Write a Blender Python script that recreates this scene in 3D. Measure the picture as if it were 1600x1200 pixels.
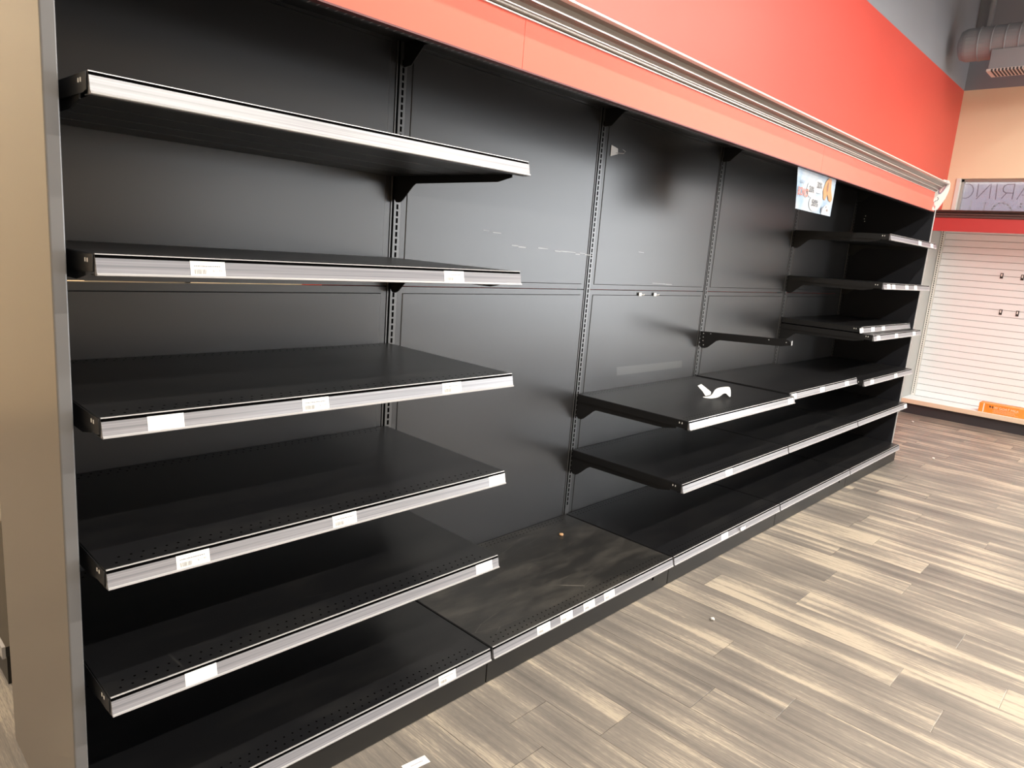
import bpy, bmesh, math, random
from mathutils import Vector, Matrix

random.seed(7)
scene = bpy.context.scene
for o in list(bpy.data.objects):
    bpy.data.objects.remove(o)
COL = scene.collection

# ------------------------------------------------------------------ camera
RIGHT = Vector((0.69102811, -0.71872218, 0.07693235))
DOWN = Vector((-0.08615122, -0.18756711, -0.97846643))
FWD = Vector((0.7176755, 0.66951999, -0.19153294))
CAM = Vector((-0.4321, -2.2069, 1.5444))
FPX = 1097.9
cam_data = bpy.data.cameras.new('camera')
cam_data.sensor_width = 36.0
cam_data.lens = FPX / 1600 * 36.0
cam_data.clip_start = 0.02
cam = bpy.data.objects.new('camera', cam_data)
COL.objects.link(cam)
M = Matrix((RIGHT, -DOWN, -FWD)).transposed().to_4x4()
M.translation = CAM
cam.matrix_world = M
scene.camera = cam

# ------------------------------------------------------------------ world, lights, exposure
scene.view_settings.view_transform = 'Standard'
scene.view_settings.look = 'None'
scene.view_settings.gamma = 1.0
scene.view_settings.use_curve_mapping = False
scene.view_settings.exposure = 0.0
world = bpy.data.worlds.new('world')
scene.world = world
world.use_nodes = True
bg = world.node_tree.nodes['Background']
bg.inputs['Color'].default_value = (0.93, 0.965, 1.0, 1)
bg.inputs['Strength'].default_value = 14.0


def area(name, loc, size, size_y, power, color, target=None):
    d = bpy.data.lights.new(name, 'AREA')
    d.shape = 'RECTANGLE'
    d.size = size
    d.size_y = size_y
    d.energy = power
    d.color = color
    o = bpy.data.objects.new(name, d)
    COL.objects.link(o)
    o.location = loc
    if target is not None:
        o.rotation_euler = (Vector(target) - Vector(loc)).to_track_quat('-Z', 'Y').to_euler()
    return o


WARM = (1.0, 0.94, 0.85)
# the shop's suspended linear lamps, in rows along the aisle
for x, p in ((-0.9, 48), (1.55, 82), (4.0, 80), (6.45, 52)):       # one line straight over the aisle, a further one deeper in the shop
    area('ceiling_lamp', (x, -2.05, 4.2), 2.3, 0.07, p, WARM)
for x, p in ((-0.9, 45), (1.7, 165), (4.3, 175), (6.9, 150)):
    area('ceiling_lamp', (x, -4.1, 4.2), 2.3, 0.07, p, WARM)
area('ceiling_lamp', (-1.6, 2.4, 4.2), 2.0, 0.14, 150, WARM)


# added spots with no visible fixture, to brighten the red fascia
for x in (1.3, 2.7):
    sd = bpy.data.lights.new('fascia_fill_spot', 'SPOT')
    sd.energy = 250
    sd.color = WARM
    sd.spot_size = math.radians(58)
    sd.spot_blend = 1.0
    sd.shadow_soft_size = 0.05
    so = bpy.data.objects.new('fascia_fill_spot', sd)
    COL.objects.link(so)
    so.location = (x, -2.9, 4.0)
    so.rotation_euler = (Vector((x + 0.3, -0.3, 2.45)) - so.location).to_track_quat('-Z', 'Y').to_euler()


def portal(loc, sx, sy, target):
    o = area('window_portal', loc, sx, sy, 1, (1, 1, 1), target)
    o.data.cycles.is_portal = True
    return o


# ------------------------------------------------------------------ materials
def nodes_of(name):
    m = bpy.data.materials.new(name)
    m.use_nodes = True
    nt = m.node_tree
    return m, nt, nt.nodes['Principled BSDF']


def mat(name, col, rough=0.5, metal=0.0, spec=0.5, noise=0.0, nscale=6.0, bump=0.0, bscale=200.0, rvar=0.0, coat=0.0):
    m, nt, b = nodes_of(name)
    b.inputs['Base Color'].default_value = (*col, 1)
    b.inputs['Roughness'].default_value = rough
    b.inputs['Metallic'].default_value = metal
    b.inputs['Specular IOR Level'].default_value = spec
    b.inputs['Coat Weight'].default_value = coat
    tc = nt.nodes.new('ShaderNodeTexCoord')
    if noise or rvar:
        n = nt.nodes.new('ShaderNodeTexNoise')
        n.inputs['Scale'].default_value = nscale
        n.inputs['Detail'].default_value = 5
        nt.links.new(tc.outputs['Object'], n.inputs['Vector'])
        if noise:
            mx = nt.nodes.new('ShaderNodeMix')
            mx.data_type = 'RGBA'
            mx.inputs[6].default_value = (*[c * (1 - noise) for c in col], 1)
            mx.inputs[7].default_value = (*[min(1, c * (1 + noise)) for c in col], 1)
            nt.links.new(n.outputs['Fac'], mx.inputs['Factor'])
            nt.links.new(mx.outputs[2], b.inputs['Base Color'])
        if rvar:
            mr = nt.nodes.new('ShaderNodeMapRange')
            mr.inputs['To Min'].default_value = rough - rvar
            mr.inputs['To Max'].default_value = rough + rvar
            nt.links.new(n.outputs['Fac'], mr.inputs['Value'])
            nt.links.new(mr.outputs['Result'], b.inputs['Roughness'])
    if bump:
        n2 = nt.nodes.new('ShaderNodeTexNoise')
        n2.inputs['Scale'].default_value = bscale
        nt.links.new(tc.outputs['Object'], n2.inputs['Vector'])
        bp = nt.nodes.new('ShaderNodeBump')
        bp.inputs['Strength'].default_value = bump
        bp.inputs['Distance'].default_value = 0.001
        nt.links.new(n2.outputs['Fac'], bp.inputs['Height'])
        nt.links.new(bp.outputs['Normal'], b.inputs['Normal'])
    return m


def wood_floor():
    m, nt, b = nodes_of('grey_oak_vinyl')
    N, L = nt.nodes.new, nt.links.new
    tc = N('ShaderNodeTexCoord')
    oi = N('ShaderNodeObjectInfo')
    sc = N('ShaderNodeVectorMath'); sc.operation = 'SCALE'
    cmb = N('ShaderNodeCombineXYZ')
    L(oi.outputs['Random'], cmb.inputs[0]); L(oi.outputs['Random'], cmb.inputs[1]); L(oi.outputs['Random'], cmb.inputs[2])
    L(cmb.outputs[0], sc.inputs[0]); sc.inputs['Scale'].default_value = 67.0
    add = N('ShaderNodeVectorMath'); add.operation = 'ADD'
    L(tc.outputs['Object'], add.inputs[0]); L(sc.outputs[0], add.inputs[1])

    def noise(sx, sy, scale, detail=4, dist=0.0):
        mp = N('ShaderNodeMapping')
        mp.inputs['Scale'].default_value = (sx, sy, 1)
        L(add.outputs[0], mp.inputs['Vector'])
        n = N('ShaderNodeTexNoise')
        n.inputs['Scale'].default_value = scale
        n.inputs['Detail'].default_value = detail
        n.inputs['Distortion'].default_value = dist
        L(mp.outputs[0], n.inputs['Vector'])
        return n
    broad = noise(17, 0.35, 1.0, 2, 0.1)
    grain = noise(150, 2.4, 1.0, 6, 0.35)
    pores = noise(620, 34, 1.0, 5)
    # cathedral figure: rings drawn out along the board
    mp = N('ShaderNodeMapping'); mp.inputs['Scale'].default_value = (9.0, 0.5, 1)
    L(add.outputs[0], mp.inputs['Vector'])
    wv = N('ShaderNodeTexWave'); wv.wave_type = 'RINGS'
    wv.inputs['Scale'].default_value = 2.6; wv.inputs['Distortion'].default_value = 3.0
    wv.inputs['Detail'].default_value = 3; wv.inputs['Detail Scale'].default_value = 0.9
    L(mp.outputs[0], wv.inputs['Vector'])

    def mul(a, k):
        x = N('ShaderNodeMath'); x.operation = 'MULTIPLY'
        L(a, x.inputs[0]); x.inputs[1].default_value = k
        return x.outputs[0]

    def plus(a, c):
        x = N('ShaderNodeMath'); x.operation = 'ADD'
        L(a, x.inputs[0]); L(c, x.inputs[1])
        return x.outputs[0]
    s = plus(plus(mul(broad.outputs['Fac'], 0.78), mul(grain.outputs['Fac'], 0.36)),
             plus(mul(wv.outputs['Fac'], 0.10), mul(pores.outputs['Fac'], 0.42)))
    s = plus(s, mul(oi.outputs['Random'], 0.15))
    ramp = N('ShaderNodeValToRGB')
    e = ramp.color_ramp.elements
    e[0].position = 0.62; e[0].color = (0.10, 0.09, 0.08, 1)
    e[1].position = 1.18; e[1].color = (0.47, 0.395, 0.30, 1)
    for p, c in ((0.80, (0.175, 0.153, 0.132, 1)), (0.93, (0.245, 0.212, 0.176, 1)), (1.0, (0.33, 0.282, 0.225, 1))):
        k = e.new(p); k.color = c
    mr = N('ShaderNodeMapRange')
    mr.inputs['From Min'].default_value = 0.56; mr.inputs['From Max'].default_value = 1.32
    L(s, mr.inputs['Value'])
    for el, p in zip(sorted(ramp.color_ramp.elements, key=lambda q: q.position), (0.0, 0.30, 0.50, 0.66, 1.0)):
        el.position = p
    L(mr.outputs['Result'], ramp.inputs['Fac'])
    L(ramp.outputs['Color'], b.inputs['Base Color'])
    b.inputs['Roughness'].default_value = 0.42
    b.inputs['Specular IOR Level'].default_value = 0.45
    bp = N('ShaderNodeBump'); bp.inputs['Strength'].default_value = 0.25; bp.inputs['Distance'].default_value = 0.0008
    L(grain.outputs['Fac'], bp.inputs['Height']); L(bp.outputs['Normal'], b.inputs['Normal'])
    return m


def worn_black(name, base, dust, rough, amount=0.5, scratch=0.5):
    """black powder-coated steel with dusty smears and fine scratches"""
    m, nt, b = nodes_of(name)
    N, L = nt.nodes.new, nt.links.new
    tc = N('ShaderNodeTexCoord')
    oi = N('ShaderNodeObjectInfo')
    add = N('ShaderNodeVectorMath'); add.operation = 'ADD'
    mulv = N('ShaderNodeVectorMath'); mulv.operation = 'SCALE'; mulv.inputs['Scale'].default_value = 40
    cmb = N('ShaderNodeCombineXYZ')
    for i in range(3):
        L(oi.outputs['Random'], cmb.inputs[i])
    L(cmb.outputs[0], mulv.inputs[0]); L(tc.outputs['Object'], add.inputs[0]); L(mulv.outputs[0], add.inputs[1])
    mp = N('ShaderNodeMapping'); mp.inputs['Scale'].default_value = (2.0, 6.0, 2.0); mp.inputs['Rotation'].default_value = (0, 0, 0.5)
    L(add.outputs[0], mp.inputs['Vector'])
    n = N('ShaderNodeTexNoise'); n.inputs['Scale'].default_value = 1.6; n.inputs['Detail'].default_value = 7; n.inputs['Roughness'].default_value = 0.65
    n.inputs['Distortion'].default_value = 0.15
    L(mp.outputs[0], n.inputs['Vector'])
    r = N('ShaderNodeMapRange'); r.inputs['From Min'].default_value = 0.45; r.inputs['From Max'].default_value = 0.8
    r.inputs['To Max'].default_value = amount
    L(n.outputs['Fac'], r.inputs['Value'])
    # scratches: thin ridges of a strongly stretched noise
    mp2 = N('ShaderNodeMapping'); mp2.inputs['Scale'].default_value = (1.2, 7.0, 3.0); mp2.inputs['Rotation'].default_value = (0, 0, -0.45)
    L(add.outputs[0], mp2.inputs['Vector'])
    v = N('ShaderNodeTexVoronoi'); v.feature = 'DISTANCE_TO_EDGE'; v.inputs['Scale'].default_value = 1.5
    L(mp2.outputs[0], v.inputs['Vector'])
    sr = N('ShaderNodeMapRange'); sr.inputs['From Min'].default_value = 0.0; sr.inputs['From Max'].default_value = 0.006
    sr.inputs['To Min'].default_value = scratch; sr.inputs['To Max'].default_value = 0.0
    L(v.outputs['Distance'], sr.inputs['Value'])
    n3 = N('ShaderNodeTexNoise'); n3.inputs['Scale'].default_value = 5.0
    L(add.outputs[0], n3.inputs['Vector'])
    g = N('ShaderNodeMapRange'); g.inputs['From Min'].default_value = 0.55; g.inputs['From Max'].default_value = 0.7
    L(n3.outputs['Fac'], g.inputs['Value'])
    sm = N('ShaderNodeMath'); sm.operation = 'MULTIPLY'
    L(sr.outputs[0], sm.inputs[0]); L(g.outputs[0], sm.inputs[1])
    mxf = N('ShaderNodeMath'); mxf.operation = 'MAXIMUM'
    L(r.outputs[0], mxf.inputs[0]); L(sm.outputs[0], mxf.inputs[1])
    mx = N('ShaderNodeMix'); mx.data_type = 'RGBA'
    mx.inputs[6].default_value = (*base, 1); mx.inputs[7].default_value = (*dust, 1)
    L(mxf.outputs[0], mx.inputs['Factor']); L(mx.outputs[2], b.inputs['Base Color'])
    rr = N('ShaderNodeMapRange'); rr.inputs['To Min'].default_value = rough; rr.inputs['To Max'].default_value = rough + 0.10
    L(mxf.outputs[0], rr.inputs['Value']); L(rr.outputs[0], b.inputs['Roughness'])
    return m


def channel_mat():
    m, nt, b = nodes_of('grey_plastic_ticket_strip')
    N, L = nt.nodes.new, nt.links.new
    tc = N('ShaderNodeTexCoord')
    mp = N('ShaderNodeMapping'); mp.inputs['Scale'].default_value = (1.6, 20.0, 320.0)
    L(tc.outputs['Object'], mp.inputs['Vector'])
    n = N('ShaderNodeTexNoise'); n.inputs['Scale'].default_value = 1.0; n.inputs['Detail'].default_value = 4
    L(mp.outputs[0], n.inputs['Vector'])
    r = N('ShaderNodeValToRGB')
    r.color_ramp.elements[0].position = 0.3; r.color_ramp.elements[0].color = (0.15, 0.149, 0.166, 1)
    r.color_ramp.elements[1].position = 0.7; r.color_ramp.elements[1].color = (0.27, 0.268, 0.285, 1)
    L(n.outputs['Fac'], r.inputs['Fac']); L(r.outputs['Color'], b.inputs['Base Color'])
    b.inputs['Roughness'].default_value = 0.24
    b.inputs['Specular IOR Level'].default_value = 0.6
    return m


BLACK = worn_black('black_powder_coat', (0.009, 0.009, 0.010), (0.05, 0.047, 0.042), 0.30, 0.25, 0.5)
BLACK_WORN = worn_black('scuffed_black_powder_coat', (0.020, 0.019, 0.018), (0.15, 0.135, 0.115), 0.30, 0.42, 1.0)
BLACK_PLAIN = mat('plain_black_steel', (0.014, 0.014, 0.015), 0.38)
PANEL = mat('satin_black_panel', (0.020, 0.020, 0.021), 0.30, spec=0.46, noise=0.04, nscale=0.8)
SLOT = mat('slot_shadow_gap', (0.002, 0.002, 0.002), 0.9, spec=0.0)
UPRIGHT = mat('black_upright_steel', (0.045, 0.045, 0.046), 0.3, spec=0.6)
KICK = mat('black_kick_steel', (0.017, 0.016, 0.0145), 0.42, spec=0.3, noise=0.2, nscale=5)
CHANNEL = channel_mat()
CHANNEL_LIP = mat('pale_channel_lip', (0.42, 0.41, 0.41), 0.25, spec=0.6)
PAPER = mat('white_paper', (0.86, 0.86, 0.83), 0.6, noise=0.03, nscale=30)
INK = mat('grey_print_ink', (0.22, 0.215, 0.21), 0.7)
TAN_REFLECTION = mat('black_panel_tan_reflection', (0.165, 0.143, 0.12), 0.3, spec=0.6, noise=0.05, nscale=2)  # tan reflection on a black panel, painted as an even base colour
EDGE_GREY = mat('grey_edge_trim', (0.13, 0.127, 0.126), 0.35)
RED = mat('red_satin_laminate', (0.72, 0.115, 0.075), 0.45, spec=0.22, noise=0.03, nscale=3)
RED_PAINT = mat('red_wall_paint', (0.72, 0.095, 0.07), 0.45, spec=0.4, noise=0.03, nscale=2, bump=0.1, bscale=300)
TAN_PAINT = mat('tan_wall_paint', (0.93, 0.77, 0.55), 0.55, noise=0.02, nscale=2, bump=0.1, bscale=300)
GREY_PAINT = mat('slate_grey_paint', (0.30, 0.315, 0.355), 0.6, noise=0.04, nscale=1.5)
CORNICE = mat('brushed_bronze_aluminium', (0.23, 0.20, 0.175), 0.32, metal=0.8, noise=0.08, nscale=20)
CORNICE_GLINT = mat('aluminium_ridge_highlight', (0.72, 0.66, 0.61), 0.3, metal=0.6)  # light caught on the cornice ridges, painted as a brighter metal
SLAT = mat('cream_slat_laminate', (0.85, 0.90, 0.92), 0.45, noise=0.02, nscale=2)
GREY_SIDE = mat('light_grey_side_board', (0.42, 0.43, 0.42), 0.5, noise=0.04, nscale=4)
DUCT = mat('grey_painted_duct', (0.27, 0.29, 0.315), 0.5, noise=0.05, nscale=3)
WHITE = mat('white_trim_paint', (0.82, 0.80, 0.76), 0.5)
DARK_STEEL = mat('dark_hook_steel', (0.03, 0.03, 0.03), 0.4)
WOOD = wood_floor()


# ------------------------------------------------------------------ mesh helpers
def box(bm, x0, x1, y0, y1, z0, z1, mi=0):
    vs = [bm.verts.new((x, y, z)) for x in (x0, x1) for y in (y0, y1) for z in (z0, z1)]
    for f in ((0, 1, 3, 2), (4, 6, 7, 5), (0, 4, 5, 1), (2, 3, 7, 6), (0, 2, 6, 4), (1, 5, 7, 3)):
        fc = bm.faces.new([vs[i] for i in f])
        fc.material_index = mi
    return vs


def extrude_x(bm, prof, x0, x1, mis=None, closed=True, caps=True):
    a = [bm.verts.new((x0, y, z)) for y, z in prof]
    b = [bm.verts.new((x1, y, z)) for y, z in prof]
    n = len(prof)
    for i in range(n if closed else n - 1):
        j = (i + 1) % n
        f = bm.faces.new((a[i], a[j], b[j], b[i]))
        if mis:
            f.material_index = mis[i]
    if closed and caps:
        bm.faces.new(a[::-1])
        bm.faces.new(b)


def plate_x(bm, pts, x0, x1):
    """flat plate with outline pts in (y, z), thickness along x"""
    extrude_x(bm, pts, x0, x1)


def mesh_of(name, bm, mats, recalc=True):
    if recalc:
        bmesh.ops.recalc_face_normals(bm, faces=bm.faces)
    me = bpy.data.meshes.new(name)
    bm.to_mesh(me)
    bm.free()
    for m in (mats if isinstance(mats, (list, tuple)) else [mats]):
        me.materials.append(m)
    return me


def link(name, me, parent=None, loc=(0, 0, 0), rot=(0, 0, 0)):
    o = bpy.data.objects.new(name, me)
    COL.objects.link(o)
    o.parent = parent
    o.location = loc
    o.rotation_euler = rot
    return o


def obj(name, bm, mats, parent=None, loc=(0, 0, 0), bevel=0.0, rot=(0, 0, 0)):
    o = link(name, mesh_of(name, bm, mats), parent, loc, rot)
    if bevel:
        add_bevel(o, bevel)
    return o


def add_bevel(o, w, seg=2):
    md = o.modifiers.new('edge', 'BEVEL')
    md.width = w
    md.segments = seg
    md.limit_method = 'ANGLE'
    md.angle_limit = 0.6
    return o


def boxobj(name, x0, x1, y0, y1, z0, z1, m, parent=None, loc=(0, 0, 0), bevel=0.0):
    bm = bmesh.new()
    box(bm, x0, x1, y0, y1, z0, z1)
    return obj(name, bm, m, parent, loc, bevel)


def thing(name, label, cat, loc=(0, 0, 0), group=None, rot=(0, 0, 0)):
    o = bpy.data.objects.new(name, None)
    o.empty_display_size = 0.1
    COL.objects.link(o)
    o.location = loc
    o.rotation_euler = rot
    o['label'] = label
    o['category'] = cat
    if group:
        o['group'] = group
    return o


def tag(o, label, cat, group=None):
    o['label'] = label
    o['category'] = cat
    if group:
        o['group'] = group
    return o


def struct(o):
    o['kind'] = 'structure'
    return o


def stuff(o):
    o['kind'] = 'stuff'
    return o


def text_mesh(body, size, extrude=0.0, bold=0.0):
    cu = bpy.data.curves.new('lettering', 'FONT')
    cu.body = body
    cu.size = size
    cu.extrude = extrude
    cu.offset = bold
    cu.align_x = 'CENTER'
    cu.align_y = 'CENTER'
    t = bpy.data.objects.new('lettering', cu)
    COL.objects.link(t)
    dg = bpy.context.evaluated_depsgraph_get()
    me = bpy.data.meshes.new_from_object(t.evaluated_get(dg))
    bpy.data.objects.remove(t)
    bpy.data.curves.remove(cu)
    return me


def tube(bm, pts, r, seg=6):
    """round bar through the points"""
    rings = []
    n = len(pts)
    P = [Vector(p) for p in pts]
    for i, p in enumerate(P):
        d = (P[min(i + 1, n - 1)] - P[max(i - 1, 0)]).normalized()
        u = d.cross(Vector((0, 0, 1)))
        if u.length < 1e-3:
            u = d.cross(Vector((1, 0, 0)))
        u.normalize()
        w = d.cross(u)
        rings.append([bm.verts.new(p + (u * math.cos(2 * math.pi * k / seg) + w * math.sin(2 * math.pi * k / seg)) * r) for k in range(seg)])
    for a, b in zip(rings, rings[1:]):
        for k in range(seg):
            bm.faces.new((a[k], a[(k + 1) % seg], b[(k + 1) % seg], b[k]))
    bm.faces.new(rings[0][::-1])
    bm.faces.new(rings[-1])


L = 1.219          # bay width
X5 = 5 * L
YW = 0.06          # face of the red wall
XF = 9.09          # face of the window wall
ZP = 3.66          # height where the colours change to grey
ZC = 4.9

# ================================================================== SETTING
# ---- floor: a slab, and every plank in view laid on it
boxobj_floor = boxobj('floor', -4.2, 10.2, -10.2, 4.2, -0.12, -0.004, mat('floor_joint', (0.42, 0.36, 0.28), 0.6))
floor = struct(boxobj_floor)
PW, PL = 0.1826, 1.219
JOINT = {0: -1.09, 2: -1.213, 4: -1.107, -1: -0.857, 3: -1.445, 5: -1.843, 11: -1.455, 8: -1.142, 15: -0.952,
         12: -1.042, 13: -1.449, 18: -1.196, 21: -1.115, 22: -1.507, 23: -0.86}


def in_frame(x, y, z=0.0, pad=60):
    d = Vector((x, y, z)) - CAM
    w = d.dot(FWD)
    if w < 0.15:
        return False
    u = 800 + FPX * d.dot(RIGHT) / w
    v = 600 + FPX * d.dot(DOWN) / w
    return -pad < u < 1600 + pad and -pad < v < 1200 + pad


plank_cache = {}


def plank_mesh(length):
    k = round(length, 3)
    if k not in plank_cache:
        bm = bmesh.new()
        w = PW / 2 - 0.0004
        h = k / 2 - 0.0011
        c = 0.0009
        top = [bm.verts.new((x, y, 0)) for x, y in ((-w + c, -h + c), (w - c, -h + c), (w - c, h - c), (-w + c, h - c))]
        mid = [bm.verts.new((x, y, -0.0007)) for x, y in ((-w, -h), (w, -h), (w, h), (-w, h))]
        bot = [bm.verts.new((x, y, -0.004)) for x, y in ((-w, -h), (w, -h), (w, h), (-w, h))]
        bm.faces.new(top)
        for a, b in ((mid, top), (bot, mid)):
            for i in range(4):
                bm.faces.new((a[i], a[(i + 1) % 4], b[(i + 1) % 4], b[i]))
        plank_cache[k] = mesh_of('plank', bm, WOOD)
    return plank_cache[k]


far_bm = bmesh.new()
n_planks = 0
for row in range(-30, 49):
    x = 1.317 + PW * (row + 0.5)
    if x > XF - 0.02:
        continue
    off = JOINT.get(row)
    if off is None:
        off = random.uniform(-1.219, 0)
    j0 = off + PL * math.ceil((-10.0 - off) / PL)
    while j0 < 4.0:
        y0, y1 = j0, min(j0 + PL, 4.1)
        samples = [(x + dx, y0 + (y1 - y0) * t / 6) for t in range(7) for dx in (-PW / 2, PW / 2)]
        vis = any(in_frame(px, py) and (py < -0.55 if -0.05 < px < 6.1 else True) for px, py in samples)
        if x > 8.6 and y1 > -3.2:
            vis = False
        if y1 > 0.1 and not (x < 0.2 and x > -0.4):
            vis = False
        if vis and n_planks < 300:
            link('plank', plank_mesh(y1 - y0), floor, (x, (y0 + y1) / 2, 0))
            n_planks += 1
        else:
            box(far_bm, x - PW / 2 + 0.0004, x + PW / 2 - 0.0004, y0 + 0.0004, y1 - 0.0004, -0.004, 0.0)
        j0 += PL
stuff(obj('plank_field', far_bm, WOOD, floor))


# ---- walls
def wall(name, quads, mats, thick, axis):
    bm = bmesh.new()
    for (a0, a1, z0, z1, mi) in quads:
        if axis == 'y+':      # wall face at y = thick[0], body behind
            box(bm, a0, a1, thick[0], thick[1], z0, z1, mi)
        else:
            box(bm, thick[0], thick[1], a0, a1, z0, z1, mi)
    return struct(obj(name, bm, mats))


wall('wall_back', [(0.95, XF, 0, ZP, 0), (0.95, XF, ZP, ZC, 1)], [RED_PAINT, GREY_PAINT], (YW, YW + 0.14), 'y+')
WY0, WY1, WZ0, WZ1 = -2.95, -0.07, 1.0, 2.70       # banner window
W2 = (-6.6, -3.9, 0.12, 3.2)
W3 = (-9.9, -6.6, 0.0, 3.2)
wall('wall_right', [
    (WY1, YW + 0.14, 0, ZP, 0), (WY0, WY1, 0, WZ0, 0), (WY0, WY1, WZ1, ZP, 0), (W2[1], WY0, 0, ZP, 0),
    (W2[0], W2[1], 0, W2[2], 0), (W2[0], W2[1], W2[3], ZP, 0), (W3[1], W2[0], 0, ZP, 0),
    (W3[0], W3[1], W3[3], ZP, 0), (-10.0, W3[0], 0, ZP, 0), (-10.0, YW + 0.14, ZP, ZC, 1)],
    [TAN_PAINT, GREY_PAINT], (XF, XF + 0.16), 'x')
wall('wall_left', [(-10.0, 4.0, 0, ZP, 0), (-10.0, 4.0, ZP, ZC, 1)], [TAN_PAINT, GREY_PAINT], (-4.14, -4.0), 'x')
F2 = (4.6, 8.8, 1.3, 2.4)
wall('wall_front', [(-4.14, F2[0], 0, ZP, 0),
                    (F2[0], F2[1], 0, F2[2], 0), (F2[0], F2[1], F2[3], ZP, 0), (F2[1], XF + 0.16, 0, ZP, 0),
                    (-4.14, XF + 0.16, ZP, ZC, 1)], [TAN_PAINT, GREY_PAINT], (-10.14, -10.0), 'y+')
wall('wall_rear', [(-4.14, 1.09, 0, ZP, 0), (-4.14, 1.09, ZP, ZC, 1)], [TAN_PAINT, GREY_PAINT], (4.0, 4.14), 'y+')
wall('wall_inner', [(YW + 0.14, 4.0, 0, ZP, 0), (YW + 0.14, 4.0, ZP, ZC, 1)], [TAN_PAINT, GREY_PAINT], (0.95, 1.09), 'x')
struct(boxobj('ceiling', -4.14, XF + 0.16, -10.14, 4.14, ZC, ZC + 0.1, mat('dark_grey_ceiling', (0.13, 0.14, 0.165), 0.7, noise=0.08, nscale=1)))

# ---- glass
glass, gnt, gb = nodes_of('window_glass')
gtr = gnt.nodes.new('ShaderNodeBsdfTransparent')
ggl = gnt.nodes.new('ShaderNodeBsdfGlossy')
ggl.inputs['Roughness'].default_value = 0.02
gmx = gnt.nodes.new('ShaderNodeMixShader')
gfr = gnt.nodes.new('ShaderNodeFresnel')
gfr.inputs['IOR'].default_value = 1.2
gnt.links.new(gfr.outputs[0], gmx.inputs[0])
gnt.links.new(gtr.outputs[0], gmx.inputs[1])
gnt.links.new(ggl.outputs[0], gmx.inputs[2])
gnt.links.new(gmx.outputs[0], gnt.nodes['Material Output'].inputs['Surface'])
ALU = mat('grey_window_aluminium', (0.45, 0.44, 0.43), 0.4, metal=0.4)


def window_x(name, y0, y1, z0, z1, nm, frame_m):
    w = struct(thing(name, 'x', 'x', (XF + 0.10, 0, 0)))
    del w['label']; del w['category']
    t = 0.03
    for a in ((y0, y1, z1 - t, z1), (y0, y1, z0, z0 + t), (y0, y0 + t, z0, z1), (y1 - t, y1, z0, z1)):
        boxobj('window_frame', -0.03, 0.03, a[0], a[1], a[2], a[3], frame_m, w)
    for k in range(1, nm):
        yy = y0 + (y1 - y0) * k / nm
        boxobj('mullion', -0.03, 0.03, yy - t / 2, yy + t / 2, z0, z1, frame_m, w)
    for k in range(nm):
        ya, yb = y0 + (y1 - y0) * k / nm, y0 + (y1 - y0) * (k + 1) / nm
        boxobj('pane', -0.003, 0.003, ya + 0.01, yb - 0.01, z0 + 0.01, z1 - 0.01, glass, w)
    return w


window_x('window_1', WY0, WY1, WZ0, WZ1, 1, ALU)
window_x('window_2', *W2, 2, ALU)
window_x('window_3', *W3, 2, ALU)
for nm, F in (('window_4', F2),):
    w = struct(bpy.data.objects.new(nm, None))
    COL.objects.link(w)
    w.location = (0, -10.08, 0)
    t = 0.04
    for a in ((F[0], F[1], F[3] - t, F[3]), (F[0], F[1], F[2], F[2] + t), (F[0], F[0] + t, F[2], F[3]), (F[1] - t, F[1], F[2], F[3])):
        boxobj('window_frame', a[0], a[1], -0.03, 0.03, a[2], a[3], ALU, w)
    boxobj('pane', F[0] + 0.01, F[1] - 0.01, -0.003, 0.003, F[2] + 0.01, F[3] - 0.01, glass, w)
# cream casing down the left reveal of the banner window
struct(boxobj('trim_1', XF - 0.012, XF + 0.06, WY1 - 0.005, WY1 + 0.032, 0.95, WZ1 + 0.0, WHITE))
# light enters through these openings only
portal((XF + 0.2, (W2[0] + W2[1]) / 2, (W2[2] + W2[3]) / 2), W2[1] - W2[0], W2[3] - W2[2], (0, (W2[0] + W2[1]) / 2, (W2[2] + W2[3]) / 2))
portal((XF + 0.2, (W3[0] + W3[1]) / 2, (W3[2] + W3[3]) / 2), W3[1] - W3[0], W3[3] - W3[2], (0, (W3[0] + W3[1]) / 2, (W3[2] + W3[3]) / 2))
for F in (F2,):
    portal(((F[0] + F[1]) / 2, -10.2, (F[2] + F[3]) / 2), F[1] - F[0], F[3] - F[2], ((F[0] + F[1]) / 2, 0, (F[2] + F[3]) / 2))

# ================================================================== GONDOLA FRAME
gon = thing('gondola_frame', 'long black steel shelving run with slotted uprights and back panels under the red canopy', 'shelving')
# back panels: two rows, five bays, each with a stepped border
pcache = {}


def panel_mesh(w, h):
    k = (round(w, 3), round(h, 3))
    if k not in pcache:
        bm = bmesh.new()
        vs = [bm.verts.new((x, 0.0, z)) for x, z in ((0, 0), (w, 0), (w, h), (0, h))]
        f = bm.faces.new(vs)
        b = 0.024
        i1 = [bm.verts.new((x, 0.0, z)) for x, z in ((b, b), (w - b, b), (w - b, h - b), (b, h - b))]
        i2 = [bm.verts.new((x, -0.003, z)) for x, z in ((b + .003, b + .003), (w - b - .003, b + .003), (w - b - .003, h - b - .003), (b + .003, h - b - .003))]
        back = [bm.verts.new((x, 0.02, z)) for x, z in ((0, 0), (w, 0), (w, h), (0, h))]
        bm.faces.remove(f)
        for a, c in ((vs, i1), (i1, i2), (back, vs)):
            for i in range(4):
                bm.faces.new((a[i], a[(i + 1) % 4], c[(i + 1) % 4], c[i]))
        bm.faces.new(i2)
        bm.faces.new(back[::-1])
        pcache[k] = mesh_of('back_panel', bm, PANEL)
    return pcache[k]


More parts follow.
